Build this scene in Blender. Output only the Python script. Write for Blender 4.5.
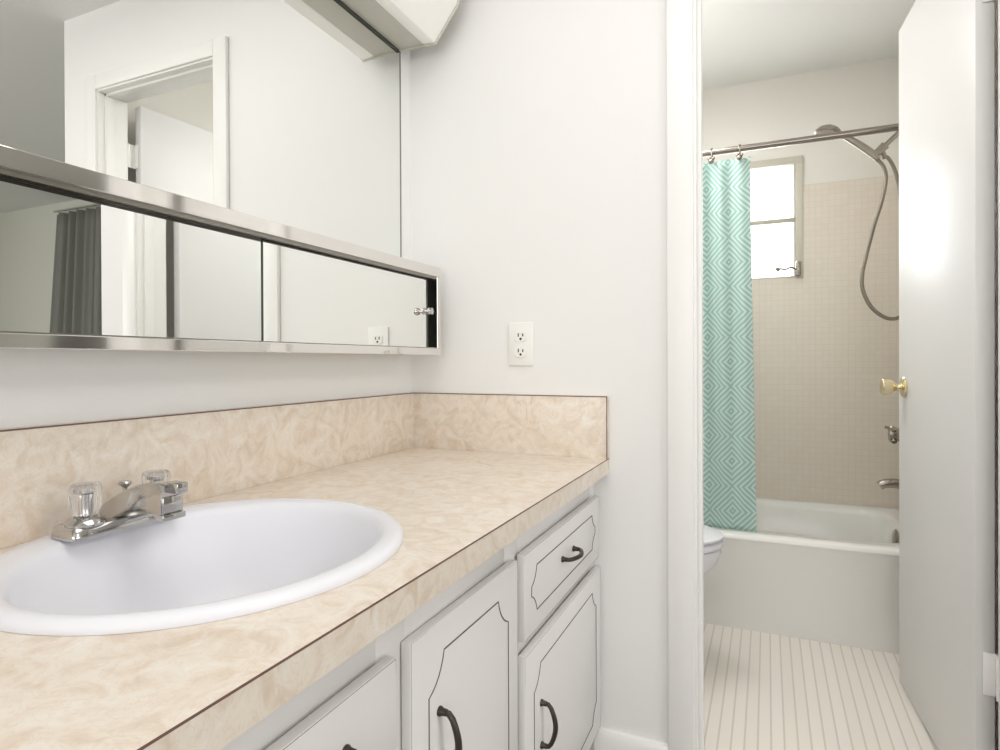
import bpy, bmesh, math, random
from mathutils import Vector, Matrix
random.seed(4)
S = bpy.context.scene
for o in list(bpy.data.objects):
    bpy.data.objects.remove(o)
PI = math.pi

# ------------------------------------------------------------------ key dimensions (metres)
Y_END = 1.4914      # wall with the bathroom doorway
WT = 0.109          # its thickness
Y_TUB = 2.447      # tub apron
Y_BACK = 3.167     # bathroom rear wall
X_SHW = 1.475      # shower end wall
CEIL = 2.355
FL = 0.0           # floor level
ZC = 0.7736         # counter top
XC = 0.574         # counter front

# ------------------------------------------------------------------ camera
cd = bpy.data.cameras.new('camera')
cam = bpy.data.objects.new('camera', cd)
S.collection.objects.link(cam)
yaw, pitch, roll = 0.4156, -0.0044, -0.0041
F = Vector((-math.sin(yaw)*math.cos(pitch), math.cos(yaw)*math.cos(pitch), math.sin(pitch)))
R = Vector((math.cos(yaw), math.sin(yaw), 0)); U = R.cross(F)
R2 = R*math.cos(roll) + U*math.sin(roll); U2 = -R*math.sin(roll) + U*math.cos(roll)
M = Matrix((R2, U2, -F)).transposed().to_4x4()
M.translation = Vector((0.9356, 0.0, 1.0155))
cam.matrix_world = M
cd.sensor_width = 36; cd.lens = 606.26/1000*36; cd.shift_y = -0.01093
cd.clip_start = 0.02
S.camera = cam

# ------------------------------------------------------------------ world, exposure
w = bpy.data.worlds.new('world'); S.world = w; w.use_nodes = True
bgn = w.node_tree.nodes['Background']
bgn.inputs[0].default_value = (0.93, 0.97, 1.0, 1); bgn.inputs[1].default_value = 2.5
S.view_settings.view_transform = 'Standard'; S.view_settings.look = 'None'
S.view_settings.gamma = 1; S.view_settings.use_curve_mapping = False
S.view_settings.exposure = 0.12

def area(name, loc, direction, sx, sy, watts, col=(1, 1, 1)):
    l = bpy.data.lights.new(name, 'AREA'); l.shape = 'RECTANGLE'; l.size = sx; l.size_y = sy
    l.energy = watts; l.color = col
    o = bpy.data.objects.new(name, l); S.collection.objects.link(o)
    o.location = loc; o.rotation_euler = Vector(direction).to_track_quat('-Z', 'Y').to_euler()
    return o
def globe(name, loc, rad, watts, col):
    l = bpy.data.lights.new(name, 'POINT'); l.shadow_soft_size = rad; l.energy = watts; l.color = col
    o = bpy.data.objects.new(name, l); S.collection.objects.link(o); o.location = loc
    return o
# added daylight-toned fills behind the camera and to its right; no windows there
area('daylight_fill', (1.5, -2.52, 1.35), (0, 1, 0), 2.3, 1.5, 27, (0.985, 0.99, 1.0))
area('daylight_fill', (5.92, -0.4, 1.35), (-1, 0, 0), 2.8, 1.6, 42, (0.985, 0.99, 1.0))
# added overhead fill lights, no fittings there
area('vanity_overhead_fill', (0.85, 0.55, 2.31), (0, 0, -1), 1.1, 0.9, 8.2, (1.0, 0.98, 0.955))  # added to lift the counter top above its front edge
globe('bedroom_overhead_fill', (2.6, 0.1, 2.05), 0.16, 22, (1.0, 0.975, 0.94))  # added point fill for the bedroom and its ceiling
area('bathroom_overhead_fill', (0.50, 2.25, 2.27), (0, 0, -1), 0.5, 0.5, 7.2, (1.0, 0.98, 0.965))  # added downward fill for the bathroom floor and tub apron
globe('bathroom_overhead_fill', (0.45, 2.25, 2.0), 0.14, 4.0, (1.0, 0.98, 0.965))  # added point fill to brighten bathroom ceiling and walls
# daylight through the bathroom window
area('bathroom_window_daylight', (0.82, Y_BACK+0.10, 1.67), (0, -1, 0), 0.44, 0.5, 3.0, (0.97, 0.99, 1.0))

# ------------------------------------------------------------------ materials
def mat(name, col, rough=0.5, metal=0.0, spec=0.5, trans=0.0, ior=1.45, emit=None, estr=0, coat=0):
    m = bpy.data.materials.new(name); m.use_nodes = True
    b = m.node_tree.nodes['Principled BSDF']
    b.inputs['Base Color'].default_value = (*col, 1); b.inputs['Roughness'].default_value = rough
    b.inputs['Metallic'].default_value = metal; b.inputs['IOR'].default_value = ior
    b.inputs['Specular IOR Level'].default_value = spec
    b.inputs['Transmission Weight'].default_value = trans
    b.inputs['Coat Weight'].default_value = coat
    if emit:
        b.inputs['Emission Color'].default_value = (*emit, 1); b.inputs['Emission Strength'].default_value = estr
    return m
def nodes(m): return m.node_tree.nodes, m.node_tree.links, m.node_tree.nodes['Principled BSDF']
def srgb(r, g, b):
    f = lambda c: (c/255/12.92) if c/255 <= 0.04045 else ((c/255+0.055)/1.055)**2.4
    return (f(r), f(g), f(b))
def painted(name, col, rough, bump=0.05, scale=180):
    m = mat(name, col, rough); n, l, b = nodes(m)
    tc = n.new('ShaderNodeTexCoord'); t = n.new('ShaderNodeTexNoise'); t.inputs['Scale'].default_value = scale
    t.inputs['Detail'].default_value = 3
    bp = n.new('ShaderNodeBump'); bp.inputs['Strength'].default_value = bump; bp.inputs['Distance'].default_value = 0.002
    l.new(tc.outputs['Object'], t.inputs['Vector']); l.new(t.outputs['Fac'], bp.inputs['Height']); l.new(bp.outputs[0], b.inputs['Normal'])
    return m
WALL = painted('wall_paint', srgb(241, 240, 239), 0.6)
BATHWALL = painted('bath_wall_paint', srgb(233, 230, 222), 0.6)
BEDWALL = painted('bedroom_wall_paint', srgb(226, 226, 217), 0.7)
CEILM = painted('ceiling_paint', srgb(241, 241, 239), 0.8, 0.1, 90)
TRIM = painted('trim_paint', srgb(245, 244, 242), 0.35, 0.02)
DOORM = painted('door_paint', srgb(229, 228, 227), 0.40, 0.03, 25)
CAB = painted('cabinet_paint', srgb(234, 232, 231), 0.35, 0.03)
CHROME = mat('chrome', (0.55, 0.54, 0.53), 0.12, 1.0)
FRAMEM = mat('frame_aluminium', (0.80, 0.775, 0.75), 0.07, 1.0)
SATIN = mat('satin_aluminium', (0.70, 0.68, 0.65), 0.22, 1.0)
NICKEL = mat('brushed_nickel', (0.36, 0.325, 0.285), 0.25, 1.0)
BRASS = mat('polished_brass', (0.74, 0.64, 0.42), 0.2, 1.0)
BRONZE = mat('dark_bronze', (0.07, 0.06, 0.05), 0.35, 0.7)
LINE = mat('dark_glaze', srgb(96, 90, 84), 0.6)
SEAM = mat('laminate_seam', srgb(120, 92, 84), 0.6)
DARK = mat('dark_recess', srgb(60, 62, 56), 0.5)
MIRROR = mat('mirror_silver', (0.90, 0.91, 0.89), 0.0, 1.0)
PORC = mat('white_porcelain', srgb(234, 234, 240), 0.25, spec=0.35)
TUBM = mat('tub_enamel', srgb(238, 237, 233), 0.16, coat=0.3)
ACRY = mat('clear_acrylic', (0.96, 0.96, 0.97), 0.06, trans=0.92, ior=1.35)
PLAST = mat('white_plastic', srgb(244, 243, 240), 0.3)
SLOT = mat('slot_black', srgb(58, 54, 50), 0.6)
DIFF = mat('white_diffuser', srgb(246, 244, 238), 0.4, emit=(1.0, 0.98, 0.94), estr=0.10)
HOUS = mat('enamelled_steel', srgb(205, 203, 192), 0.4)
GREYCURT = painted('grey_cloth', srgb(138, 138, 132), 0.9, 0.3, 300)
CARPET = painted('brown_carpet', srgb(150, 145, 138), 0.95, 0.6, 350)
GLASS = mat('obscure_glass', (0.98, 0.99, 1.0), 0.35, trans=1.0, ior=1.1)

def laminate():
    m = mat('beige_laminate', (1, 1, 1), 0.33); n, l, b = nodes(m)
    tc = n.new('ShaderNodeTexCoord')
    n1 = n.new('ShaderNodeTexNoise'); n1.inputs['Scale'].default_value = 21; n1.inputs['Detail'].default_value = 8; n1.inputs['Roughness'].default_value = 0.6; n1.inputs['Distortion'].default_value = 1.6
    n2 = n.new('ShaderNodeTexNoise'); n2.inputs['Scale'].default_value = 48; n2.inputs['Detail'].default_value = 4; n2.inputs['Distortion'].default_value = 2.2
    r1 = n.new('ShaderNodeValToRGB'); e = r1.color_ramp.elements
    e[0].position = 0.30; e[0].color = (*srgb(219, 202, 183), 1); e[1].position = 0.70; e[1].color = (*srgb(241, 235, 226), 1)
    k = e.new(0.5); k.color = (*srgb(234, 222, 208), 1)
    # curled light and dark flecks
    sub = n.new('ShaderNodeMath'); sub.operation = 'SUBTRACT'; sub.inputs[1].default_value = 0.5
    ab = n.new('ShaderNodeMath'); ab.operation = 'ABSOLUTE'
    r2 = n.new('ShaderNodeValToRGB'); r2.color_ramp.elements[0].position = 0.0; r2.color_ramp.elements[0].color = (0.30, 0.30, 0.30, 1)
    r2.color_ramp.elements[1].position = 0.03; r2.color_ramp.elements[1].color = (0, 0, 0, 1)
    mx = n.new('ShaderNodeMix'); mx.data_type = 'RGBA'; mx.inputs[7].default_value = (*srgb(210, 189, 166), 1)
    l.new(tc.outputs['Object'], n1.inputs['Vector']); l.new(tc.outputs['Object'], n2.inputs['Vector'])
    l.new(n1.outputs['Fac'], r1.inputs[0]); l.new(n2.outputs['Fac'], sub.inputs[0]); l.new(sub.outputs[0], ab.inputs[0]); l.new(ab.outputs[0], r2.inputs[0])
    l.new(r1.outputs[0], mx.inputs[6]); l.new(r2.outputs[0], mx.inputs[0]); l.new(mx.outputs[2], b.inputs['Base Color'])
    return m
LAM = laminate()

def tile(name, c1, c2, grout, wdt, hgt, mort, rough, rot=(0, 0, 0), bump=0.3):
    m = mat(name, (1, 1, 1), rough); n, l, b = nodes(m)
    tc = n.new('ShaderNodeTexCoord'); mp = n.new('ShaderNodeMapping'); mp.inputs['Rotation'].default_value = rot
    br = n.new('ShaderNodeTexBrick'); br.offset = 0; br.inputs['Scale'].default_value = 1
    br.inputs['Brick Width'].default_value = wdt; br.inputs['Row Height'].default_value = hgt
    br.inputs['Mortar Size'].default_value = mort; br.inputs['Mortar Smooth'].default_value = 0.3; br.inputs['Bias'].default_value = 0
    br.inputs['Color1'].default_value = (*c1, 1); br.inputs['Color2'].default_value = (*c2, 1); br.inputs['Mortar'].default_value = (*grout, 1)
    bp = n.new('ShaderNodeBump'); bp.invert = True; bp.inputs['Strength'].default_value = bump; bp.inputs['Distance'].default_value = 0.001
    l.new(tc.outputs['Object'], mp.inputs[0]); l.new(mp.outputs[0], br.inputs['Vector'])
    l.new(br.outputs['Color'], b.inputs['Base Color']); l.new(br.outputs['Fac'], bp.inputs['Height']); l.new(bp.outputs[0], b.inputs['Normal'])
    return m
WTILE = tile('wall_mosaic', srgb(230, 221, 208), srgb(228, 218, 204), srgb(221, 211, 197), 0.0265, 0.0265, 0.0012, 0.3, (PI/2, 0, 0))
WTILE_S = tile('wall_mosaic_side', srgb(232, 224, 212), srgb(228, 219, 206), srgb(220, 211, 198), 0.0265, 0.0265, 0.0012, 0.3, (PI/2, 0, PI/2))
FTILE = tile('floor_tile', srgb(238, 232, 223), srgb(235, 229, 219), srgb(214, 206, 196), 0.0325, 6.0, 0.0028, 0.4)

def curtain_mat():
    m = mat('teal_diamond_cloth', (1, 1, 1), 0.85); n, l, b = nodes(m)
    uv = n.new('ShaderNodeUVMap'); sp = n.new('ShaderNodeSeparateXYZ'); l.new(uv.outputs[0], sp.inputs[0])
    def M_(op, a, bb=None):
        x = n.new('ShaderNodeMath'); x.operation = op
        for i, v in enumerate((a, bb)):
            if v is None: continue
            if isinstance(v, (int, float)): x.inputs[i].default_value = v
            else: l.new(v, x.inputs[i])
        return x.outputs[0]
    def fold(ax):   # |fract(v)-0.5|
        return M_('ABSOLUTE', M_('SUBTRACT', M_('FRACT', ax), 0.5))
    d = M_('ADD', fold(sp.outputs[0]), fold(sp.outputs[1]))       # 0..1, diamonds at 0 and at 1
    st = M_('FRACT', M_('MULTIPLY', d, 9.0))
    tri = M_('ABSOLUTE', M_('SUBTRACT', st, 0.5))
    r = n.new('ShaderNodeValToRGB'); e = r.color_ramp.elements
    e[0].position = 0.20; e[0].color = (*srgb(172, 212, 203), 1); e[1].position = 0.30; e[1].color = (*srgb(228, 240, 236), 1)
    l.new(tri, r.inputs[0]); l.new(r.outputs[0], b.inputs['Base Color'])
    b.inputs['Roughness'].default_value = 0.85
    tr = n.new('ShaderNodeBsdfTranslucent'); l.new(r.outputs[0], tr.inputs[0])
    ms = n.new('ShaderNodeMixShader'); ms.inputs[0].default_value = 0.3
    out = n['Material Output']; l.new(b.outputs[0], ms.inputs[1]); l.new(tr.outputs[0], ms.inputs[2]); l.new(ms.outputs[0], out.inputs[0])
    return m
TEAL = curtain_mat()

# ------------------------------------------------------------------ mesh helpers
def bx(bm, x0, x1, y0, y1, z0, z1, bev=0.0, seg=2):
    vs = [bm.verts.new((x, y, z)) for x in (x0, x1) for y in (y0, y1) for z in (z0, z1)]
    fs = [(0, 1, 3, 2), (4, 6, 7, 5), (0, 4, 5, 1), (2, 3, 7, 6), (0, 2, 6, 4), (1, 5, 7, 3)]
    nf = [bm.faces.new([vs[i] for i in f]) for f in fs]
    if bev > 0:
        es = list({e for f in nf for e in f.edges})
        bmesh.ops.bevel(bm, geom=es, offset=bev, segments=seg, affect='EDGES', profile=0.5)
    return bm
def prism(bm, pts, fn, lo, hi, bev=0.0):
    """pts: 2-D outline; fn(a, b, t) -> xyz; extruded from t=lo to t=hi"""
    A = [bm.verts.new(fn(a, b, lo)) for a, b in pts]; B = [bm.verts.new(fn(a, b, hi)) for a, b in pts]
    n = len(pts); fs = [bm.faces.new(A[::-1]), bm.faces.new(B)]
    for i in range(n): fs.append(bm.faces.new((A[i], A[(i+1) % n], B[(i+1) % n], B[i])))
    if bev: bmesh.ops.bevel(bm, geom=list({e for f in fs for e in f.edges}), offset=bev, segments=2, affect='EDGES', profile=0.5)
def loft(bm, rings, closed=True, cap0=False, cap1=False):
    V = [[bm.verts.new(p) for p in r] for r in rings]; n = len(V[0])
    for a, b in zip(V, V[1:]):
        for i in range(n if closed else n-1):
            j = (i+1) % n; bm.faces.new((a[i], a[j], b[j], b[i]))
    if cap0: bm.faces.new(V[0][::-1])
    if cap1: bm.faces.new(V[-1])
    return V
def lathe(bm, prof, origin, axis=(0, 0, 1), n=28):
    ax = Vector(axis).normalized(); q = Vector((0, 0, 1)).rotation_difference(ax); o = Vector(origin)
    rings = [[o + q @ Vector((r*math.cos(2*PI*i/n), r*math.sin(2*PI*i/n), h)) for i in range(n)] for r, h in prof]
    loft(bm, rings, cap0=True, cap1=True)
def smooth_path(pts, sub=6):
    P = [Vector(p) for p in pts]; out = []
    for i in range(len(P)-1):
        p0 = P[max(i-1, 0)]; p1 = P[i]; p2 = P[i+1]; p3 = P[min(i+2, len(P)-1)]
        for k in range(sub):
            t = k/sub
            out.append(0.5*((2*p1)+(p2-p0)*t+(2*p0-5*p1+4*p2-p3)*t*t+(3*p1-p0-3*p2+p3)*t**3))
    out.append(P[-1]); return out
def tube(bm, pts, rad, n=10, sx=1.0, closed=False):
    P = [Vector(p) for p in pts]; N = len(P); rings = []
    T0 = (P[1]-P[0]).normalized(); up = Vector((0, 0, 1)) if abs(T0.z) < 0.9 else Vector((1, 0, 0))
    u = up.cross(T0).normalized()
    for i, p in enumerate(P):
        if closed: T = (P[(i+1) % N]-P[i-1]).normalized()
        else: T = (P[min(i+1, N-1)]-P[max(i-1, 0)]).normalized()
        u = (u - T*u.dot(T)).normalized(); v = T.cross(u)
        r = rad(i/(N-1)) if callable(rad) else rad
        rings.append([p + u*r*sx*math.cos(2*PI*k/n) + v*r*math.sin(2*PI*k/n) for k in range(n)])
    if closed: loft(bm, rings+[rings[0]]); bmesh.ops.remove_doubles(bm, verts=bm.verts, dist=1e-6)
    else: loft(bm, rings, cap0=True, cap1=True)
def obj(name, bm, m, parent=None, smooth=True, angle=38):
    bmesh.ops.recalc_face_normals(bm, faces=bm.faces)
    me = bpy.data.meshes.new(name)
    if smooth:
        for f in bm.faces: f.smooth = True
        for e in bm.edges:
            e.smooth = not (len(e.link_faces) == 2 and e.calc_face_angle(0) > math.radians(angle))
    bm.to_mesh(me); bm.free()
    me.materials.append(m)
    o = bpy.data.objects.new(name, me); S.collection.objects.link(o)
    if parent: o.parent = parent; o.matrix_parent_inverse = Matrix.Identity(4); o.location = -world_loc(parent)
    return o
def world_loc(o):
    v = Vector(o.location)
    while o.parent: o = o.parent; v += Vector(o.location)
    return v
def NB(): return bmesh.new()
def box(name, dims, m, parent=None, bev=0.0):
    bm = NB(); bx(bm, *dims, bev=bev); return obj(name, bm, m, parent)
def struct(o, label=None):
    o['kind'] = 'structure'
    if label: o['label'] = label
    return o
def thing(name, loc, label, cat, group=None):
    o = bpy.data.objects.new(name, None); S.collection.objects.link(o); o.location = loc
    o.empty_display_size = 0.05
    o['label'] = label; o['category'] = cat
    if group: o['group'] = group
    return o
def tag(o, label, cat, group=None):
    o['label'] = label; o['category'] = cat
    if group: o['group'] = group
    return o

# ------------------------------------------------------------------ structure
XJ0, XJ1 = 0.784, 1.382        # doorway jamb faces
DH = 2.040                     # doorway head
XW = 1.594                     # outer corner of the doorway wall
def multi(name, boxes, m, kind=True):
    bm = NB()
    for b in boxes: bx(bm, *b)
    o = obj(name, bm, m)
    if kind: struct(o)
    return o
multi('wall_left', [(-0.1, 0, -2.6, Y_END+WT*0.5, FL-0.02, CEIL)], WALL)
multi('wall_left_bath', [(-0.1, 0, Y_END+WT*0.5, Y_BACK+0.1, FL-0.02, CEIL)], BATHWALL)
# doorway wall: vanity side white
multi('wall_end', [(0, XJ0-0.012, Y_END, Y_END+WT, FL-0.02, CEIL), (XJ1+0.012, XW, Y_END, Y_END+WT, FL-0.02, CEIL),
                   (XJ0-0.012, XJ1+0.012, Y_END, Y_END+WT, DH+0.012, CEIL)], WALL)
multi('wall_shower', [(X_SHW, XW, Y_END+WT, Y_BACK, FL-0.02, CEIL)], BATHWALL)
WX0, WX1, WZ0, WZ1 = 0.55, 1.082, 1.402, 1.958
multi('wall_back', [(0, WX0, Y_BACK, Y_BACK+0.1, FL-0.02, CEIL), (WX1, 6.0, Y_BACK, Y_BACK+0.1, FL-0.02, CEIL),
                    (WX0, WX1, Y_BACK, Y_BACK+0.1, FL-0.02, WZ0), (WX0, WX1, Y_BACK, Y_BACK+0.1, WZ1, CEIL)], BATHWALL)
multi('wall_right', [(6.0, 6.1, -2.6, Y_BACK+0.1, FL-0.02, CEIL)], BEDWALL)
multi('wall_front', [(-0.1, 6.1, -2.7, -2.6, FL-0.02, CEIL)], BEDWALL)
multi('wall_bedroom', [(XW, 6.0, Y_BACK-0.012, Y_BACK, FL-0.02, CEIL), (XW, XW+0.004, Y_END+WT, Y_BACK-0.012, FL-0.02, CEIL)], BEDWALL)
multi('ceiling', [(-0.1, 6.1, -2.7, Y_BACK+0.1, CEIL, CEIL+0.08)], CEILM)
multi('floor', [(-0.1, 6.1, -2.7, Y_END+0.005, FL-0.08, FL), (XW, 6.1, Y_END+0.005, Y_BACK, FL-0.08, FL)], CARPET)
multi('floor_bath', [(0, X_SHW, Y_END+0.005, Y_BACK, FL-0.08, 0.001)], FTILE)
# tiled surround on the back and shower walls (thin mosaic skin)
TZ = 1.833
multi('trim_tile_back', [(0.0, WX0-0.03, Y_BACK-0.008, Y_BACK, 0.35, TZ), (WX1, X_SHW, Y_BACK-0.008, Y_BACK, 0.35, TZ),
                         (WX0-0.03, WX1, Y_BACK-0.008, Y_BACK, 0.35, WZ0)], WTILE)
multi('trim_tile_shower', [(X_SHW-0.008, X_SHW, Y_TUB, Y_BACK-0.008, 0.35, TZ)], WTILE_S)

# door frame
def casing(x0, x1, z0, z1):
    return (x0, x1, Y_END-0.015, Y_END, z0, z1)
bm = NB()
bx(bm, 0.717, 0.778, Y_END-0.015, Y_END, FL, DH+0.062, 0.004)
bx(bm, 1.388, 1.455, Y_END-0.015, Y_END, FL, DH+0.062, 0.004)
bx(bm, 0.778, 1.388, Y_END-0.015, Y_END, DH+0.006, DH+0.062, 0.004)
struct(obj('trim_1', bm, TRIM), 'white flat casing around the bathroom doorway')
bm = NB()
bx(bm, XJ0-0.012, XJ0, Y_END-0.006, Y_END+WT, -0.0, DH, 0.002)
bx(bm, XJ1, XJ1+0.012, Y_END-0.006, Y_END+WT, -0.0, DH, 0.002)
bx(bm, XJ0-0.012, XJ1+0.012, Y_END-0.006, Y_END+WT, DH, DH+0.012, 0.002)
bx(bm, XJ0, XJ0+0.009, Y_END+0.018, Y_END+0.05, 0, DH, 0.001)
bx(bm, XJ1-0.009, XJ1, Y_END+0.018, Y_END+0.05, 0, DH, 0.001)
bx(bm, XJ0, XJ1, Y_END+0.018, Y_END+0.05, DH-0.009, DH, 0.001)
struct(obj('trim_2', bm, TRIM), 'white jamb and stop inside the bathroom doorway')
box('trim_3', (XJ0-0.012, XJ1+0.012, Y_END-0.02, Y_END+0.02, FL, 0.006), TRIM)['kind'] = 'structure'
# baseboards
def bboard(name, x0, x1, ytop):
    bm = NB()
    prism(bm, [(0, FL), (0.016, FL), (0.016, 0.083), (0.010, 0.093), (0, 0.095)], lambda a, b, t: (t, ytop-a, b), x0, x1)
    return struct(obj(name, bm, TRIM))
bboard('baseboard_end', 0.537, 0.717, Y_END)
bboard('baseboard_back', XW+0.01, 5.99, Y_BACK-0.012)

# bathroom door (window_n / door_n belong to the setting)
hx, hy = 1.3513, 1.632
ex, ey = 1.3103, 2.2303
dv = Vector((ex-hx, ey-hy, 0)); L = dv.length; dv.normalize(); nv = Vector((dv.y, -dv.x, 0))   # nv points to +x
door = bpy.data.objects.new('door_1', None); S.collection.objects.link(door); door.location = (hx, hy, 0.008)
door['kind'] = 'structure'; door['label'] = 'white flush bathroom door standing open, brass knob'
def doorpt(a, b, t): return Vector((hx, hy, 0)) + dv*a + nv*t + Vector((0, 0, b))
bm = NB(); prism(bm, [(0, 0.012), (L, 0.012), (L, 2.036), (0, 2.036)], doorpt, 0.0, 0.035, 0.0015)
obj('door_leaf', bm, DOORM, door)
kz = 0.933; ka = (Vector((1.315, 2.169, 0))-Vector((hx, hy, 0))).dot(dv)
for s, t0 in ((-1, 0.0), (1, 0.035)):
    bm = NB()
    lathe(bm, [(0.0, 0), (0.030, 0.0), (0.031, 0.003), (0.026, 0.008), (0.014, 0.011), (0.011, 0.018), (0.0115, 0.024), (0.018, 0.031),
               (0.0225, 0.038), (0.0245, 0.050), (0.025, 0.058), (0.023, 0.0605), (0.018, 0.061), (0.0, 0.0595)], doorpt(ka, kz, t0), nv*s)
    o = obj('door_knob', bm, BRASS, door); o['label'] = 'brass knob'
bm = NB(); prism(bm, [(L-0.0005, kz-0.028), (L+0.001, kz-0.028), (L+0.001, kz+0.028), (L-0.0005, kz+0.028)], doorpt, 0.006, 0.030)
obj('latch_plate', bm, BRASS, door)
for z in (0.285, 1.79):
    bm = NB(); lathe(bm, [(0.0, 0), (0.0065, 0.001), (0.0065, 0.092), (0.0, 0.093)], (XJ1+0.006, Y_END+WT+0.008, z), n=12)
    bx(bm, XJ1+0.001, XJ1+0.012, Y_END+WT-0.0, Y_END+WT+0.006, z, z+0.093, 0.001)
    p0 = doorpt(-0.002, z, 0.012); bx(bm, p0.x, XJ1+0.006, p0.y-0.0015, p0.y+0.001, z, z+0.093, 0.0004)
    bx(bm, XJ1+0.003, XJ1+0.007, Y_END+WT+0.008, p0.y+0.001, z, z+0.093, 0.0004)
    o = obj('hinge', bm, TRIM, door); o['label'] = 'white-painted hinge'

# bathroom window
win = bpy.data.objects.new('window_1', None); S.collection.objects.link(win); win.location = (0.815, Y_BACK, WZ0)
win['kind'] = 'structure'; win['label'] = 'small metal awning window in the bathroom rear wall, two obscure panes'
bm = NB()
y0, y1 = Y_BACK-0.012, Y_BACK+0.02
fo = 0.024
bx(bm, WX0-fo*0.3, WX0+fo, y0, y1, WZ0, WZ1, 0.003); bx(bm, WX1-fo, WX1+fo*0.3, y0, y1, WZ0-0.004, WZ1+0.01, 0.003)
bx(bm, WX0, WX1+0.006, y0-0.002, y1, WZ1-fo, WZ1+fo*0.5, 0.003); bx(bm, WX0, WX1, y0+0.006, y1, WZ0-0.002, WZ0+0.010, 0.003)
WF = mat('window_enamel', srgb(205, 201, 186), 0.4)
obj('window_frame', bm, WF, win)
bm = NB()
bx(bm, WX0+fo, WX1-fo, y0+0.008, y1, 1.665, 1.686, 0.003)
bx(bm, WX0+fo, WX0+fo+0.008, y0+0.010, y1+0.01, WZ0+0.01, WZ1-fo); bx(bm, WX1-fo-0.008, WX1-fo, y0+0.010, y1+0.01, WZ0+0.01, WZ1-fo)
obj('sash', bm, mat('sash_grey', srgb(190, 184, 168), 0.4), win)
for za, zb in ((WZ0+0.010, 1.665), (1.686, WZ1-fo)):
    box('pane', (WX0+fo+0.008, WX1-fo-0.008, Y_BACK+0.012, Y_BACK+0.016, za, zb), GLASS, win)
bm = NB()
bx(bm, 1.056, 1.078, Y_BACK-0.026, y0+0.002, 1.408, 1.478, 0.004)
tube(bm, smooth_path([(1.060, Y_BACK-0.032, 1.432), (1.038, Y_BACK-0.045, 1.446), (1.012, Y_BACK-0.05, 1.438), (0.988, Y_BACK-0.05, 1.444)]), 0.005, 8)
lathe(bm, [(0, 0), (0.009, 0.001), (0.010, 0.012), (0.006, 0.020), (0, 0.022)], (0.983, Y_BACK-0.050, 1.438), (-0.4, -1, 0.2), 12)
lathe(bm, [(0, 0), (0.013, 0.002), (0.013, 0.014), (0, 0.016)], (1.062, Y_BACK-0.024, 1.423), (0, -1, 0), 12)
obj('crank_handle', bm, NICKEL, win)

# ------------------------------------------------------------------ vanity cabinet
XF = 0.536            # face frame plane
XD = 0.554            # door faces
YV0 = -0.15
van = thing('vanity_cabinet', (0.30, 0.67, FL), 'white bathroom vanity cabinet with grooved doors under the beige counter', 'cabinet')
bm = NB()
ZB, ZT = 0.100, 0.7345
bx(bm, 0.003, 0.018, YV0, Y_END-0.002, ZB, ZT)                     # back
bx(bm, 0.018, XF-0.02, YV0, YV0+0.018, ZB, ZT)                     # sides
bx(bm, 0.018, XF-0.02, Y_END-0.020, Y_END-0.002, ZB, ZT)
bx(bm, 0.018, XF-0.02, YV0+0.018, Y_END-0.020, ZB, ZB+0.018)        # bottom
bx(bm, 0.018, XF-0.02, 0.940, 0.956, ZB+0.018, ZT)                 # partition
obj('carcass', bm, CAB, van)
bm = NB()
yA = [(YV0, -0.11), (0.17, 0.235), (0.560, 0.618), (0.920, 0.975), (1.445, Y_END-0.002)]
for a, b in yA: bx(bm, XF-0.02, XF, a, b, ZB, ZT, 0.0008)
for a, b in zip(yA, yA[1:]):
    bx(bm, XF-0.02, XF, a[1], b[0], 0.676, ZT, 0.0008); bx(bm, XF-0.02, XF, a[1], b[0], ZB, ZB+0.03, 0.0008)
for a, b in ((0.235, 0.560), (0.975, 1.445)): bx(bm, XF-0.02, XF, a, b, 0.498, 0.540, 0.0008)
obj('face_frame', bm, CAB, van)
bm = NB(); bx(bm, XF-0.075, XF-0.06, YV0, Y_END-0.004, 0.0, ZB); obj('toe_kick', bm, CAB, van)

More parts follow.
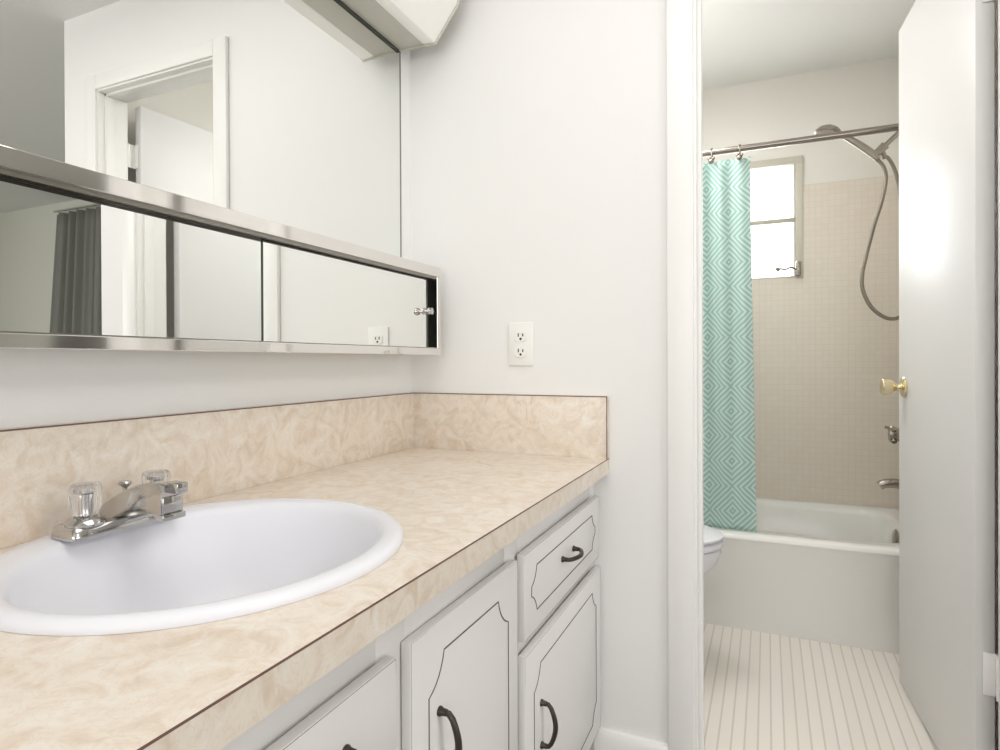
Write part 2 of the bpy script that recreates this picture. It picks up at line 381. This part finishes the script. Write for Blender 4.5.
def groove_pts(y0, y1, z0, z1, c, top=True, bottom=True):
    """provincial outline: straight rails with concave, stepped corners"""
    def corner(cy, cz, sy, sz):      # from the stile to the rail
        # stile shoulder -> curve -> rail end; concave towards the corner
        P = [(0, -1), (0.12, -0.80), (0.30, -0.56), (0.50, -0.38), (0.72, -0.20), (0.84, 0.0)]
        P = []
        for k in range(7):
            t = k/6*PI/2; q = k/6
            P.append((0.84*(0.35*q+0.65*math.sin(t)), -(0.35*(1-q)+0.65*math.cos(t))))
        return [(cy + sy*a*c, cz + sz*b*c) for a, b in P]
    tl = corner(y0, z1, 1, 1); tr = corner(y1, z1, -1, 1)[::-1]
    br = corner(y1, z0, -1, -1); bl = corner(y0, z0, 1, -1)[::-1]
    return tl + tr + br + bl
def front_panel(kind, y0, y1, z0, z1, gm, c, ajar=0.0, th=0.017, handle=None, groove=True):
    """door or drawer front with a routed dark-glazed groove; hinge at y1 side"""
    piv = Vector((XF+0.001, y1, 0)); rot = Matrix.Rotation(ajar, 3, 'Z')
    def W(x, y, z): return piv + rot @ Vector((x-piv.x, y-piv.y, 0)) + Vector((0, 0, z))
    bm = NB()
    x0, x1 = XF+0.0045, XF+0.001+th
    prism(bm, [(y0, z0), (y1, z0), (y1, z1), (y0, z1)], lambda a, b, t: W(t, a, b), x0, x1, 0.0012)
    d = obj(kind, bm, CAB, van)
    # groove
    g = groove_pts(y0+gm, y1-gm, z0+gm, z1-gm, c)
    if groove:
        bm = NB(); tube(bm, [W(x1-0.0002, a, b) for a, b in g], 0.0013, 6, closed=True)
        obj('panel_groove', bm, LINE, d)
    bm = NB(); e = 0.0016
    tube(bm, [W(x1-0.0004, a, b) for a, b in ((y0+e, z0+e), (y0+e, z1-e), (y1-e, z1-e), (y1-e, z0+e))], 0.0006, 6, closed=True)
    obj('edge_line', bm, LINE, d)
    if handle:
        hy_, hz_, ln, vert = handle
        bm = NB()
        def HP(out, q): return W(x1+out, hy_ + (0 if vert else q), hz_ + (q if vert else 0))
        P = [HP(-0.001, -ln/2), HP(0.008, -ln/2), HP(0.014, -ln*0.495)]
        for k in range(1, 12):
            t = k/12; P.append(HP(0.0165+0.0115*math.sin(PI*t), (t-0.5)*ln))
        P += [HP(0.014, ln*0.495), HP(0.008, ln/2), HP(-0.001, ln/2)]
        tube(bm, P, lambda t: 0.0037+0.0010*math.sin(PI*t), 10, sx=1.0)
        for s in (-0.5, 0.5):
            lathe(bm, [(0, 0), (0.0062, 0), (0.0064, 0.002), (0.0048, 0.005), (0.0044, 0.011), (0, 0.012)], HP(0, s*ln), rot @ Vector((1, 0, 0)), 14)
        o = obj('handle', bm, BRONZE, d); o['label'] = 'dark bronze bow handle'
    return d
front_panel('door', -0.12, 0.175, 0.107, 0.684, 0.042, 0.042, handle=(0.13, 0.532, 0.078, True))
front_panel('drawer', 0.228, 0.574, 0.533, 0.684, 0.036, 0.034, groove=False, handle=(0.444, 0.632, 0.078, False))
front_panel('door', 0.228, 0.574, 0.107, 0.507, 0.042, 0.042, handle=(0.53, 0.35, 0.078, True))
front_panel('door', 0.608, 0.935, 0.107, 0.684, 0.041, 0.045, ajar=-0.010, handle=(0.674, 0.531, 0.078, True))
front_panel('drawer', 0.963, 1.462, 0.533, 0.684, 0.035, 0.032, handle=(1.210, 0.6145, 0.076, False))
front_panel('door', 0.966, 1.477, 0.107, 0.507, 0.043, 0.040, handle=(1.045, 0.350, 0.078, True))

# ------------------------------------------------------------------ countertop with splash
SX, SY, SA, SB = 0.276, 0.568, 0.241, 0.252      # sink centre and half axes
ZS = ZC+0.1548
cnt = thing('countertop', (0.30, 0.67, ZC-0.037), 'beige marbled laminate countertop with raised backsplash', 'countertop')
bm = NB()
X0, X1, Y0, Y1 = 0.001, XC, YV0-0.02, Y_END-0.001; ha, hb = SA-0.018, SB-0.018
angs = [2*PI*i/72 for i in range(72)] + [math.atan2(yy-SY, xx-SX) % (2*PI) for xx in (X0, X1) for yy in (Y0, Y1)]
angs = sorted(set(angs))
def rectpt(a):
    c, s = math.cos(a), math.sin(a); t = 1e9
    if abs(c) > 1e-9: t = min(t, ((X1 if c > 0 else X0)-SX)/c)
    if abs(s) > 1e-9: t = min(t, ((Y1 if s > 0 else Y0)-SY)/s)
    return (SX+c*t, SY+s*t)
def ellpt(a, aa, bb):
    c, s = math.cos(a), math.sin(a); t = 1/math.sqrt((c/aa)**2+(s/bb)**2); return (SX+c*t, SY+s*t)
O = [rectpt(a) for a in angs]; I = [ellpt(a, ha, hb) for a in angs]
rings = [[(x, y, ZC-0.037) for x, y in I], [(x, y, ZC-0.037) for x, y in O], [(x, y, ZC) for x, y in O], [(x, y, ZC) for x, y in I], [(x, y, ZC-0.037) for x, y in I]]
loft(bm, rings); bmesh.ops.remove_doubles(bm, verts=bm.verts, dist=1e-6)
obj('counter_slab', bm, LAM, cnt, smooth=False)
bm = NB(); bx(bm, 0.001, 0.020, Y0, Y1, ZC, ZS, 0.0008); obj('backsplash', bm, LAM, cnt)
bm = NB(); bx(bm, 0.020, XC, Y1-0.019, Y1, ZC, ZS, 0.0008); obj('side_splash', bm, LAM, cnt)
bm = NB(); e = 0.0011
bx(bm, XC-0.0006, XC+0.0005, Y0, Y1, ZC-2*e, ZC-0.0001)
bx(bm, 0.0195, 0.0206, Y0, Y1-0.019, ZS-2*e, ZS+.0001); bx(bm, 0.020, XC+0.0003, Y1-0.0200, Y1-0.0188, ZS-2*e, ZS+.0001)
bx(bm, XC-0.0018, XC+0.0005, Y1-0.0202, Y1-0.0188, ZC, ZS)
obj('seam_line', bm, SEAM, cnt)

# ------------------------------------------------------------------ sink
snk = thing('sink', (SX, SY, ZC), 'oval white drop-in sink set in the beige counter', 'sink')
def ell(cx, cy, a, b, z, n=96): return [(cx+a*math.cos(2*PI*i/n), cy+b*math.sin(2*PI*i/n), z) for i in range(n)]
prof = [(0, SA, SB, .0003), (0, SA+.0005, SB+.0005, .0045), (0, SA-.003, SB-.003, .0095), (0, SA-.010, SB-.010, .0120), (0.003, SA-.022, SB-.016, .0122),
        (0.012, .203, .229, .0108), (0.013, .197, .223, .0075), (0.014, .192, .218, -.001), (0.015, .181, .207, -.028), (0.021, .166, .192, -.063),
        (0.018, .148, .168, -.098), (0.014, .118, .132, -.125), (0.008, .075, .085, -.141), (0.002, .028, .030, -.147), (0.0, .021, .021, -.149)]
bm = NB(); loft(bm, [ell(SX+dx, SY, a, b, ZC+z) for dx, a, b, z in prof])
# outer underside shell
loft(bm, [ell(SX, SY, SA, SB, ZC+.0003), ell(SX, SY, SA-.022, SB-.022, ZC+.0001), ell(SX+.015, SY, .198, .224, ZC-.043), ell(SX+.012, SY, .160, .182, ZC-.113), ell(SX, SY, .06, .07, ZC-.158), ell(SX, SY, .021, .021, ZC-.158), ell(SX, SY, .021, .021, ZC-.149)])
bmesh.ops.remove_doubles(bm, verts=bm.verts, dist=1e-5)
obj('basin', bm, PORC, snk, angle=60)
bm = NB(); lathe(bm, [(0, -0.004), (0.0205, -0.004), (0.026, 0.0015), (0.026, 0.003), (0.018, 0.0015), (0.016, -0.002), (0, -0.001)], (SX, SY, ZC-.145)); obj('drain', bm, CHROME, snk)

# ------------------------------------------------------------------ faucet
fx, fy, fz = 0.098, 0.566, ZC+.0123
DX, DZ = fx-0.086, fz-0.7553
fau = thing('faucet', (fx, fy, fz), 'chrome two-handle faucet with clear knobs on the sink rim', 'faucet')
bm = NB()
# sculpted base: bevelled bar along the wall
def brect(cx, cy, a, b, z, r=0.35, n=40):
    out = []
    for i in range(n):
        t = 2*PI*i/n; c, s = math.cos(t), math.sin(t); p = 2/9.0
        out.append((cx+a*math.copysign(abs(c)**p, c), cy+b*math.copysign(abs(s)**p, s), z))
    return out
loft(bm, [brect(fx, fy, .0275, .079, fz), brect(fx, fy, .028, .0795, fz+.002), brect(fx, fy, .0275, .079, fz+.006), brect(fx-.0005, fy, .0245, .076, fz+.0145), brect(fx-.0005, fy, .0225, .074, fz+.0160)], cap0=True, cap1=True)
obj('base', bm, CHROME, fau)
bm = NB()
# spout: crowned box section rising to a squared tip (x, bottom, side ridge, crown, half width) from the rim
sec = [(-.034, .001, .005, .020, .0165), (-.020, .001, .008, .031, .0190), (.000, .001, .011, .042, .0200), (.024, .008, .022, .053, .0200),
       (.050, .016, .036, .063, .0190), (.074, .023, .048, .067, .0180), (.090, .025, .0520, .0685, .0175), (.105, .026, .0530, .0670, .0170)]
rings = []
for dx_, b0, rg, cr, hw in sec:
    rings.append([(fx+dx_, fy+a_*hw, fz+z_) for a_, z_ in ((-.9, b0), (-1, b0+.002), (-1, rg), (-.93, rg+.0035), (-.62, cr-.0015), (-.5, cr), (.5, cr), (.62, cr-.0015), (.93, rg+.0035), (1, rg), (1, b0+.002), (.9, b0))])
loft(bm, rings, cap0=True, cap1=True)
obj('spout', bm, CHROME, fau, angle=24)
bm = NB()
bx(bm, fx+.086, fx+.1075, fy-.0150, fy+.0150, fz+.028, fz+.051, 0.002); bx(bm, fx+.081, fx+.1110, fy-.0175, fy+.0175, fz+.0195, fz+.028, 0.002)
bx(bm, fx+.094, fx+.118, fy-.002, fy+.0155, fz+.054, fz+.0685, 0.002)
obj('spout_outlet', bm, CHROME, fau)
for s in (-1, 1):
    kx, ky = fx+.006, fy+s*.051
    bm = NB(); lathe(bm, [(0, 0), (.0235, 0), (.0245, .003), (.022, .007), (.015, .011), (.009, .012), (0, .012)], (kx, ky, fz+.0155)); c = obj('handle_collar', bm, CHROME, fau)
    bm = NB(); n = 48; rings = []
    for r, h, fl in ((.014, .0, 0), (.019, .002, .5), (.0215, .010, 1), (.0225, .020, 1), (.0232, .034, 1), (.0220, .039, .6), (.018, .0415, .2), (.008, .042, 0)):
        rings.append([(kx+(r*.82-.0026*fl*(1 if (i % 6) in (0, 1) else 0))*math.cos(2*PI*i/n), ky+(r*.82-.0026*fl*(1 if (i % 6) in (0, 1) else 0))*math.sin(2*PI*i/n), fz+.0275+h) for i in range(n)])
    loft(bm, rings, cap0=True, cap1=True); h = obj('knob', bm, ACRY, fau, angle=50); h['label'] = 'clear fluted acrylic knob'
    bm = NB(); lathe(bm, [(0, 0), (.006, 0), (.006, .028), (.009, .030), (.009, .034), (0, .034)], (kx, ky, fz+.0275), n=16); obj('screw_stem', bm, CHROME, h)
bm = NB(); lathe(bm, [(0, 0), (.0030, 0), (.0030, .042), (.0085, .047), (.0090, .0495), (.0075, .052), (0, .0525)], (.068+DX, fy+.020, fz+.006), n=18); obj('lift_rod', bm, CHROME, fau)

# ------------------------------------------------------------------ mirrors
mir = thing('wall_mirror', (0.003, 0.6, 1.268), 'large frameless wall mirror above the mirrored sliding cabinet', 'mirror')
box('mirror_glass', (0.0005, 0.0055, YV0, 1.4285, 1.2675, 2.20), MIRROR, mir)
bm = NB(); bx(bm, 0.0005, 0.0068, 1.4285, 1.4315, 1.2675, 2.20); obj('mirror_edge', bm, mat('mirror_edge_grey', srgb(120, 122, 116), 0.4), mir)
mc = thing('mirror_cabinet', (0.07, 0.6, 1.033), 'long chrome-framed cabinet with two sliding mirror doors', 'cabinet')
CX = 0.131; CY0, CY1 = YV0, 1.430; CZ0, CZ1 = 1.033, 1.267
bm = NB()
bx(bm, 0.001, 0.008, CY0, CY1-0.003, CZ0+.004, CZ1-.004)
bx(bm, 0.008, CX-.024, CY0, CY1-0.003, CZ0+.003, CZ0+.010); bx(bm, 0.008, CX-.024, CY0, CY1-0.003, CZ1-.010, CZ1-.003)
bx(bm, 0.008, CX-.006, CY1-.010, CY1-.003, CZ0+.010, CZ1-.010); bx(bm, 0.008, CX-.006, CY0, CY0+.007, CZ0+.010, CZ1-.010)
obj('cabinet_body', bm, mat('cabinet_interior', srgb(215, 217, 208), 0.5), mc)
bm = NB()
bx(bm, CX-.030, CX, CY0, CY1, CZ1-.0255, CZ1, .0012); bx(bm, CX-.030, CX, CY0, CY1, CZ0, CZ0+.0180, .0012)
bx(bm, CX-.030, CX, CY1-.018, CY1, CZ0+.0180, CZ1-.0255, .0012); bx(bm, CX-.030, CX, CY0, CY0+.018, CZ0+.0180, CZ1-.0255, .0012)
obj('frame', bm, FRAMEM, mc, smooth=False)
bm = NB()
for xa in (CX-.0015, CX-.0085, CX-.0175):
    bx(bm, xa-.0015, xa, CY0+.018, CY1-.018, CZ1-.033, CZ1-.0255)
bx(bm, CX-.024, CX-.0005, CY0+.018, CY1-.018, CZ1-.027, CZ1-.0254)
for xa in (CX-.0155, CX-.025):
    bx(bm, xa-.0015, xa, CY0+.018, CY1-.018, CZ0+.0180, CZ0+.0205)
obj('track', bm, mat('track_metal_shaded', (0.30, 0.28, 0.25), 0.3, 1.0), mc, smooth=False)  # metal darkened so the tracks read as shadow gaps
KP = [(0, 0), (.009, 0), (.009, .002), (.004, .005), (.004, .010), (.0085, .014), (.0105, .020), (.009, .025), (0, .027)]
bm = NB(); bx(bm, .1127, .1143, .818, 1.381, CZ0+.0180, CZ1-.028); dr = obj('mirror_door', bm, MIRROR, mc)
bm = NB(); bx(bm, .1126, .1146, .8168, .8182, CZ0+.0180, CZ1-.028); obj('edge_strip', bm, DARK, dr)
bm = NB(); lathe(bm, KP, (.1143, 1.369, 1.147), (1, 0, 0), 20); obj('door_knob', bm, CHROME, dr)
bm = NB(); bx(bm, .1085, .1125, CY0+.02, .85, CZ0+.0180, CZ1-.028); dl = obj('mirror_door', bm, MIRROR, mc)
bm = NB(); lathe(bm, KP, (.1125, CY0+.06, 1.147), (1, 0, 0), 20); obj('door_knob', bm, CHROME, dl)

# ------------------------------------------------------------------ vanity light above the mirror
vl = thing('vanity_light', (0.1, 0.85, 1.870), 'white fluorescent light fixture mounted over the wall mirror', 'light fixture')
LY0, LY1 = 0.20, 1.423
bm = NB(); bx(bm, .0075, .084, LY0, LY1, 1.8735, 2.08, .001); obj('housing', bm, HOUS, vl)
bm = NB(); prism(bm, [(.0845, 1.873), (.122, 1.869), (.190, 1.958), (.203, 2.01), (.198, 2.08), (.0845, 2.08)], lambda a, b, t: (a, t, b), LY0+.002, LY1-.003, .003)
obj('diffuser', bm, DIFF, vl)
for ya in (LY0-.003, LY1-.003):
    bm = NB(); prism(bm, [(.0075, 1.871), (.124, 1.866), (.194, 1.956), (.207, 2.01), (.202, 2.084), (.0075, 2.084)], lambda a, b, t: (a, t, b), ya, ya+.004)
    obj('end_cap', bm, HOUS, vl)
bm = NB(); bx(bm, .0060, .0105, LY0, LY1, 1.8685, 1.8735); obj('mounting_strip', bm, DARK, vl)

# ------------------------------------------------------------------ outlet
ot = thing('wall_outlet', (.3405, Y_END, 1.061), 'white duplex wall outlet above the side backsplash', 'outlet')
box('cover_plate', (.3055, .3755, Y_END-.006, Y_END, .004+1.000, 1.118), PLAST, ot, .0025)
for zc in (1.0815, 1.0405):
    bm = NB(); prism(bm, [(.3405+.0165*math.copysign(min(abs(math.cos(t))*1.25, 1), math.cos(t)), zc+.0145*math.sin(t)) for t in [2*PI*i/32+.01 for i in range(32)]], lambda a, b, t: (a, t, b), Y_END-.0085, Y_END-.0055)
    rc = obj('receptacle', bm, PLAST, ot)
    bm = NB(); bx(bm, .3405-.0078, .3405-.0048, Y_END-.0089, Y_END-.0083, zc-.001, zc+.008); bx(bm, .3405+.0048, .3405+.0078, Y_END-.0089, Y_END-.0083, zc-.0005, zc+.007)
    lathe(bm, [(0, 0), (.0032, 0), (.0032, .0005), (0, .0005)], (.3405, Y_END-.0085, zc-.007), (0, -1, 0), 12); obj('slots', bm, SLOT, rc)
bm = NB(); lathe(bm, [(0, 0), (.003, 0), (.002, .0012), (0, .0014)], (.3405, Y_END-.006, 1.061), (0, -1, 0), 12); obj('screw', bm, PLAST, ot)

# ------------------------------------------------------------------ bathtub
tub = thing('bathtub', (.77, 2.9, 0), 'built-in white alcove bathtub behind the patterned curtain', 'bathtub')
TX0, TX1, TY0, TY1, TH = .003, X_SHW-.009, Y_TUB, Y_BACK-.0095, .359
def srect(x0, x1, y0, y1, z, e, n=120):
    cx_, cy_ = (x0+x1)/2, (y0+y1)/2; a, b = (x1-x0)/2, (y1-y0)/2; out = []
    for i in range(n):
        t = 2*PI*(i+.5)/n; c, s = math.cos(t), math.sin(t); p = 2/e
        out.append((cx_+a*math.copysign(abs(c)**p, c), cy_+b*math.copysign(abs(s)**p, s), z))
    return out
bm = NB()
E1 = 40
loft(bm, [srect(TX0, TX1, TY0+.012, TY1, 0.0, E1), srect(TX0, TX1, TY0+.010, TY1, .05, E1), srect(TX0, TX1, TY0+.006, TY1, .30, E1), srect(TX0, TX1, TY0+.002, TY1, .345, E1),
          srect(TX0, TX1, TY0, TY1, TH-.016, E1), srect(TX0, TX1, TY0+.003, TY1, TH-.006, E1), srect(TX0, TX1, TY0+.012, TY1-.003, TH, E1),
          srect(TX0+.05, TX1-.045, TY0+.070, TY1-.035, TH, 6), srect(TX0+.062, TX1-.055, TY0+.082, TY1-.047, TH-.008, 6), srect(TX0+.075, TX1-.062, TY0+.090, TY1-.055, TH-.03, 6),
          srect(TX0+.16, TX1-.085, TY0+.105, TY1-.085, .20, 5), srect(TX0+.22, TX1-.105, TY0+.125, TY1-.11, .10, 5), srect(TX0+.28, TX1-.14, TY0+.16, TY1-.15, .07, 4), srect(TX0+.5, TX1-.4, TY0+.3, TY1-.3, .062, 3)], cap0=True, cap1=True)
obj('tub_shell', bm, TUBM, tub, angle=50)
bm = NB(); lathe(bm, [(0, 0), (.036, 0), (.036, .004), (.030, .008), (0, .009)], (1.3955, 2.8070, 0.3140), (-1, 0, .12), 24); obj('overflow_plate', bm, NICKEL, tub)

ts = NB(); P = [(X_SHW-.008, 2.8070, 0.5260), (1.4300, 2.8070, 0.5280), (1.3800, 2.8070, 0.5280), (1.3550, 2.8070, 0.5235), (1.3410, 2.8070, 0.5150)]
tube(ts, smooth_path(P), lambda t: .021-.004*t, 16); lathe(ts, [(0, 0), (.03, 0), (.028, .006), (0, .007)], (X_SHW-.0085, 2.8070, 0.5260), (-1, 0, 0))
tag(obj('tub_spout', ts, NICKEL), 'brushed tub spout on the shower wall above the bathtub rim', 'spout')
sv = thing('shower_valve', (X_SHW-.008, 2.8070, 0.7260), 'brushed shower valve with cross handle above the tub spout', 'valve')
bm = NB(); lathe(bm, [(0, 0), (.055, 0), (.052, .006), (.030, .016), (.018, .024), (.016, .055), (0, .056)], (X_SHW-.0085, 2.8070, 0.7210), (-1, 0, 0)); obj('escutcheon', bm, NICKEL, sv)
bm = NB(); lathe(bm, [(0, 0), (.018, 0), (.026, .006), (.028, .022), (.024, .042), (.0, .045)], (X_SHW-.060, 2.8070, 0.7210), (-1, 0, 0), 24)
for k in range(4):
    a = PI/4+k*PI/2; c = Vector((X_SHW-.088, 2.8070, 0.7210)); d_ = Vector((0, math.cos(a), math.sin(a)))
    tube(bm, [c, c+d_*.025, c+d_*.038], lambda t: .008+.002*t, 8)
tube(bm, [(X_SHW-.088, 2.8070, 0.7260), (X_SHW-.104, 2.8070, 0.7480), (X_SHW-.116, 2.8070, 0.7500)], .006, 8)
obj('cross_handle', bm, NICKEL, sv)

# ------------------------------------------------------------------ shower head on its arm
sh = thing('shower_assembly', (X_SHW-.008, 2.8070, 1.9360), 'brushed hand shower with looping hose on the shower wall', 'shower')
bm = NB(); tube(bm, smooth_path([(X_SHW-.008, 2.8070, 1.9410), (1.4400, 2.8070, 1.9310), (1.4120, 2.8070, 1.9090), (1.3540, 2.8070, 1.8540)]), .0095, 12)
lathe(bm, [(0, 0), (.028, 0), (.022, .008), (0, .010)], (X_SHW-.0085, 2.8070, 1.9410), (-1, 0, 0)); obj('shower_arm', bm, NICKEL, sh)
bm = NB()
tube(bm, [(1.3620, 2.8070, 1.8620), (1.3420, 2.8070, 1.8420), (1.3240, 2.8070, 1.8240)], lambda t: .017-.002*t, 14)
tube(bm, [(1.3500, 2.8070, 1.8510), (1.3550, 2.8250, 1.8380), (1.3640, 2.8370, 1.8210)], .011, 12)
lathe(bm, [(0, -.018), (.016, -.016), (.018, 0), (.016, .016), (0, .018)], (1.3270, 2.8020, 1.8260), (0, 1, .1), 16)
obj('bracket', bm, NICKEL, sh)
bm = NB(); tube(bm, smooth_path([(1.3370, 2.7970, 1.8060), (1.3150, 2.7970, 1.8320), (1.2750, 2.7970, 1.8700), (1.2280, 2.7970, 1.9090), (1.1920, 2.7970, 1.9340)]), lambda t: .0125+.003*math.sin(PI*min(t*1.3, 1)), 14); obj('handle', bm, NICKEL, sh)
bm = NB(); lathe(bm, [(0, -.026), (.020, -.022), (.038, -.012), (.050, .002), (.051, .010), (.046, .014), (0, .012)], (1.1630, 2.7950, 1.9420), (-.22, -.10, -.97), 28)
obj('spray_head', bm, NICKEL, sh)
h1 = [(1.3370, 2.8070, 1.8070), (1.3580, 2.8070, 1.7730), (1.3640, 2.8070, 1.7250), (1.3510, 2.8070, 1.6470), (1.3230, 2.8070, 1.5470), (1.2950, 2.8070, 1.4220), (1.2830, 2.8070, 1.3550), (1.2850, 2.8070, 1.2950), (1.3090, 2.8070, 1.2340), (1.3440, 2.8070, 1.1940), (1.3780, 2.8070, 1.1770), (1.4110, 2.8170, 1.1840), (1.4350, 2.8270, 1.2210), (1.4430, 2.8320, 1.3160), (1.4350, 2.8370, 1.4560), (1.4230, 2.8370, 1.5680), (1.4170, 2.8370, 1.6640), (1.4100, 2.8370, 1.7200), (1.3960, 2.8370, 1.7770), (1.3760, 2.8370, 1.8190), (1.3640, 2.8370, 1.8240)]
bm = NB(); tube(bm, smooth_path(h1, 8), .0075, 10)
obj('hose', bm, mat('hose_metal', (0.27, 0.24, 0.20), 0.45, 0.8), sh)

# ------------------------------------------------------------------ curtain rod, rings, shower curtain
YR = Y_TUB+.086
rod = thing('curtain_rod', (.74, YR, 1.836), 'slim metal shower curtain rod spanning the bathtub alcove', 'curtain rod')
bm = NB(); tube(bm, [(.004, YR, 1.835), (X_SHW-.008, YR, 1.838)], .0125, 16); obj('rod', bm, NICKEL, rod)
for x, z, s in ((.0, 1.835, 1), (X_SHW, 1.838, -1)):
    bm = NB(); lathe(bm, [(0, 0), (.028, 0), (.026, .008), (.016, .018), (0, .018)], (x+s*.0005, YR, z), (s, 0, 0)); obj('flange', bm, NICKEL, rod)
def rodz(x): return 1.835+.003*x/X_SHW
# curtain sheet with folds
bm = NB(); NU, NV = 150, 60; x_l, x_rt, x_rb = .50, .876, .896
grid = []; arc = 0; prev = None; us = []
def cpt(u, v):       # v: 0 top .. 1 bottom
    xr = x_rt+(x_rb-x_rt)*v**1.3
    x = x_l+(xr-x_l)*u
    amp = .010+.006*math.sin(3*u+1)
    ph = 2*PI*(u*5.2+.05*math.sin(5*v+u*3))
    y = YR+amp*math.sin(ph)*(.55+.45*math.cos(v*1.5)) - .006*v
    z = 1.800-v*(1.800-.356) + .004*math.sin(ph)*(1-v)
    return Vector((x, y, z))
for i in range(NU+1):
    p = cpt(i/NU, .5)
    if prev is not None: arc += (p-prev).length
    prev = p; us.append(arc)
V = [[bm.verts.new(cpt(i/NU, j/NV)) for j in range(NV+1)] for i in range(NU+1)]
uvl = bm.loops.layers.uv.new('UVMap'); per = .192; ue = us[-1]
for i in range(NU):
    for j in range(NV):
        f = bm.faces.new((V[i][j], V[i+1][j], V[i+1][j+1], V[i][j+1]))
        for lp, (a, b) in zip(f.loops, ((i, j), (i+1, j), (i+1, j+1), (i, j+1))):
            lp[uvl].uv = ((us[a]-ue)/per+.965, (1.800-b/NV*1.426-.374)/per+.13)
sc = obj('shower_curtain', bm, TEAL, angle=180)
md = sc.modifiers.new('thickness', 'SOLIDIFY'); md.thickness = .0012
tag(sc, 'teal and mint diamond-patterned shower curtain bunched at the left of the bathtub', 'shower curtain')
rings_x = (.53, .63, .735, .838)
lab = ['metal curtain ring hidden behind the door frame, nearest the toilet-side wall', 'metal curtain ring just out of sight behind the left door jamb',
       'metal curtain ring on the shower rod right beside the left door jamb', 'metal curtain ring at the free end of the shower curtain, beside the window']
def ring_bm(x, dz=0):
    bm = NB(); zc_ = rodz(x)-.012; n = 28
    tube(bm, [(x+.003*math.sin(k), YR+.020*math.sin(2*PI*k/n), zc_+.002+.026*math.cos(2*PI*k/n)) for k in range(n)], .0022, 8, closed=True)
    for s in (-1, 1): bmesh.ops.create_uvsphere(bm, u_segments=10, v_segments=8, radius=.0060, matrix=Matrix.Translation((x+s*.008, YR-.020, zc_-.018)))
    bmesh.ops.create_uvsphere(bm, u_segments=12, v_segments=8, radius=.0105, matrix=Matrix.Translation((x, YR-.020, zc_-.028)))
    return bm
for x, lb in zip(rings_x, lab):
    tag(obj('curtain_ring', ring_bm(x), NICKEL), lb, 'curtain ring', 'curtain rings on the shower rod')

# ------------------------------------------------------------------ toilet (its front peeks past the door frame)
to = thing('toilet', (.40, 2.144, 0), 'white toilet whose closed lid peeks out beside the bathroom door frame', 'toilet')
ty = 2.144
TXO = -.072
def egg(cx, lf, lb, w, z, n=48):
    out = []
    for i in range(n):
        t = 2*PI*i/n; c, s = math.cos(t), math.sin(t)
        out.append((cx+TXO+(lf if c > 0 else lb)*c, ty+w*s*(1-.10*max(c, 0)), z))
    return out
bm = NB()
loft(bm, [egg(.50, .17, .28, .115, .001), egg(.50, .165, .28, .11, .04), egg(.50, .17, .27, .10, .12), egg(.50, .20, .26, .110, .19), egg(.54, .245, .29, .140, .27), egg(.58, .270, .32, .172, .335), egg(.58, .286, .32, .184, .375), egg(.58, .282, .315, .180, .388)], cap0=True, cap1=True)
obj('bowl', bm, PORC, to, angle=60)
bm = NB(); loft(bm, [egg(.58, .284, .30, .182, .391), egg(.58, .292, .30, .188, .396), egg(.58, .292, .30, .188, .408), egg(.58, .288, .30, .184, .413)], cap0=True, cap1=True); obj('seat', bm, PORC, to, angle=60)
bm = NB(); loft(bm, [egg(.58, .286, .30, .184, .419), egg(.58, .292, .30, .189, .424), egg(.58, .292, .30, .189, .430), egg(.58, .280, .30, .178, .436), egg(.58, .20, .22, .12, .438)], cap0=True, cap1=True); obj('lid', bm, PORC, to, angle=60)
bm = NB(); bx(bm, .012, .205, ty-.235, ty+.235, .385, .74, .02); obj('tank', bm, PORC, to)
bm = NB(); bx(bm, .006, .215, ty-.243, ty+.243, .7405, .775, .008); obj('tank_lid', bm, PORC, to)
bm = NB(); lathe(bm, [(0, 0), (.012, 0), (.012, .008), (0, .009)], (.205, ty-.17, .69), (1, 0, 0), 14); tube(bm, [(.214, ty-.17, .69), (.220, ty-.14, .687), (.220, ty-.10, .685)], .005, 8); obj('flush_lever', bm, CHROME, to)

# ------------------------------------------------------------------ bedroom curtain seen in the mirrors
bm = NB(); NU, NV = 120, 20
V = []
for i in range(NU+1):
    u = i/NU; col = []
    for j in range(NV+1):
        v = j/NV; x1_ = 4.62+.16*min(v*1.6, 1); x = 3.75+(x1_-3.75)*u
        y = Y_BACK-.075+.028*math.sin(2*PI*u*7.5)+.012*math.sin(2*PI*u*17)
        col.append(bm.verts.new((x, y, 2.235-v*2.20)))
    V.append(col)
for i in range(NU):
    for j in range(NV): bm.faces.new((V[i][j], V[i+1][j], V[i+1][j+1], V[i][j+1]))
bc = obj('window_curtain', bm, GREYCURT, angle=180)
md = bc.modifiers.new('thickness', 'SOLIDIFY'); md.thickness = .002
tag(bc, 'grey pleated cloth curtain in the bedroom, seen in the mirrored cabinet door', 'curtain')
bm = NB(); tube(bm, [(3.7, Y_BACK-.075, 2.262), (4.66, Y_BACK-.075, 2.262)], .008, 12)
for x in (3.72, 4.64): tube(bm, [(x, Y_BACK-.075, 2.262), (x, Y_BACK-.012, 2.262)], .006, 8)
tag(obj('curtain_pole', bm, SATIN), 'thin pole carrying the grey bedroom curtain', 'curtain pole')
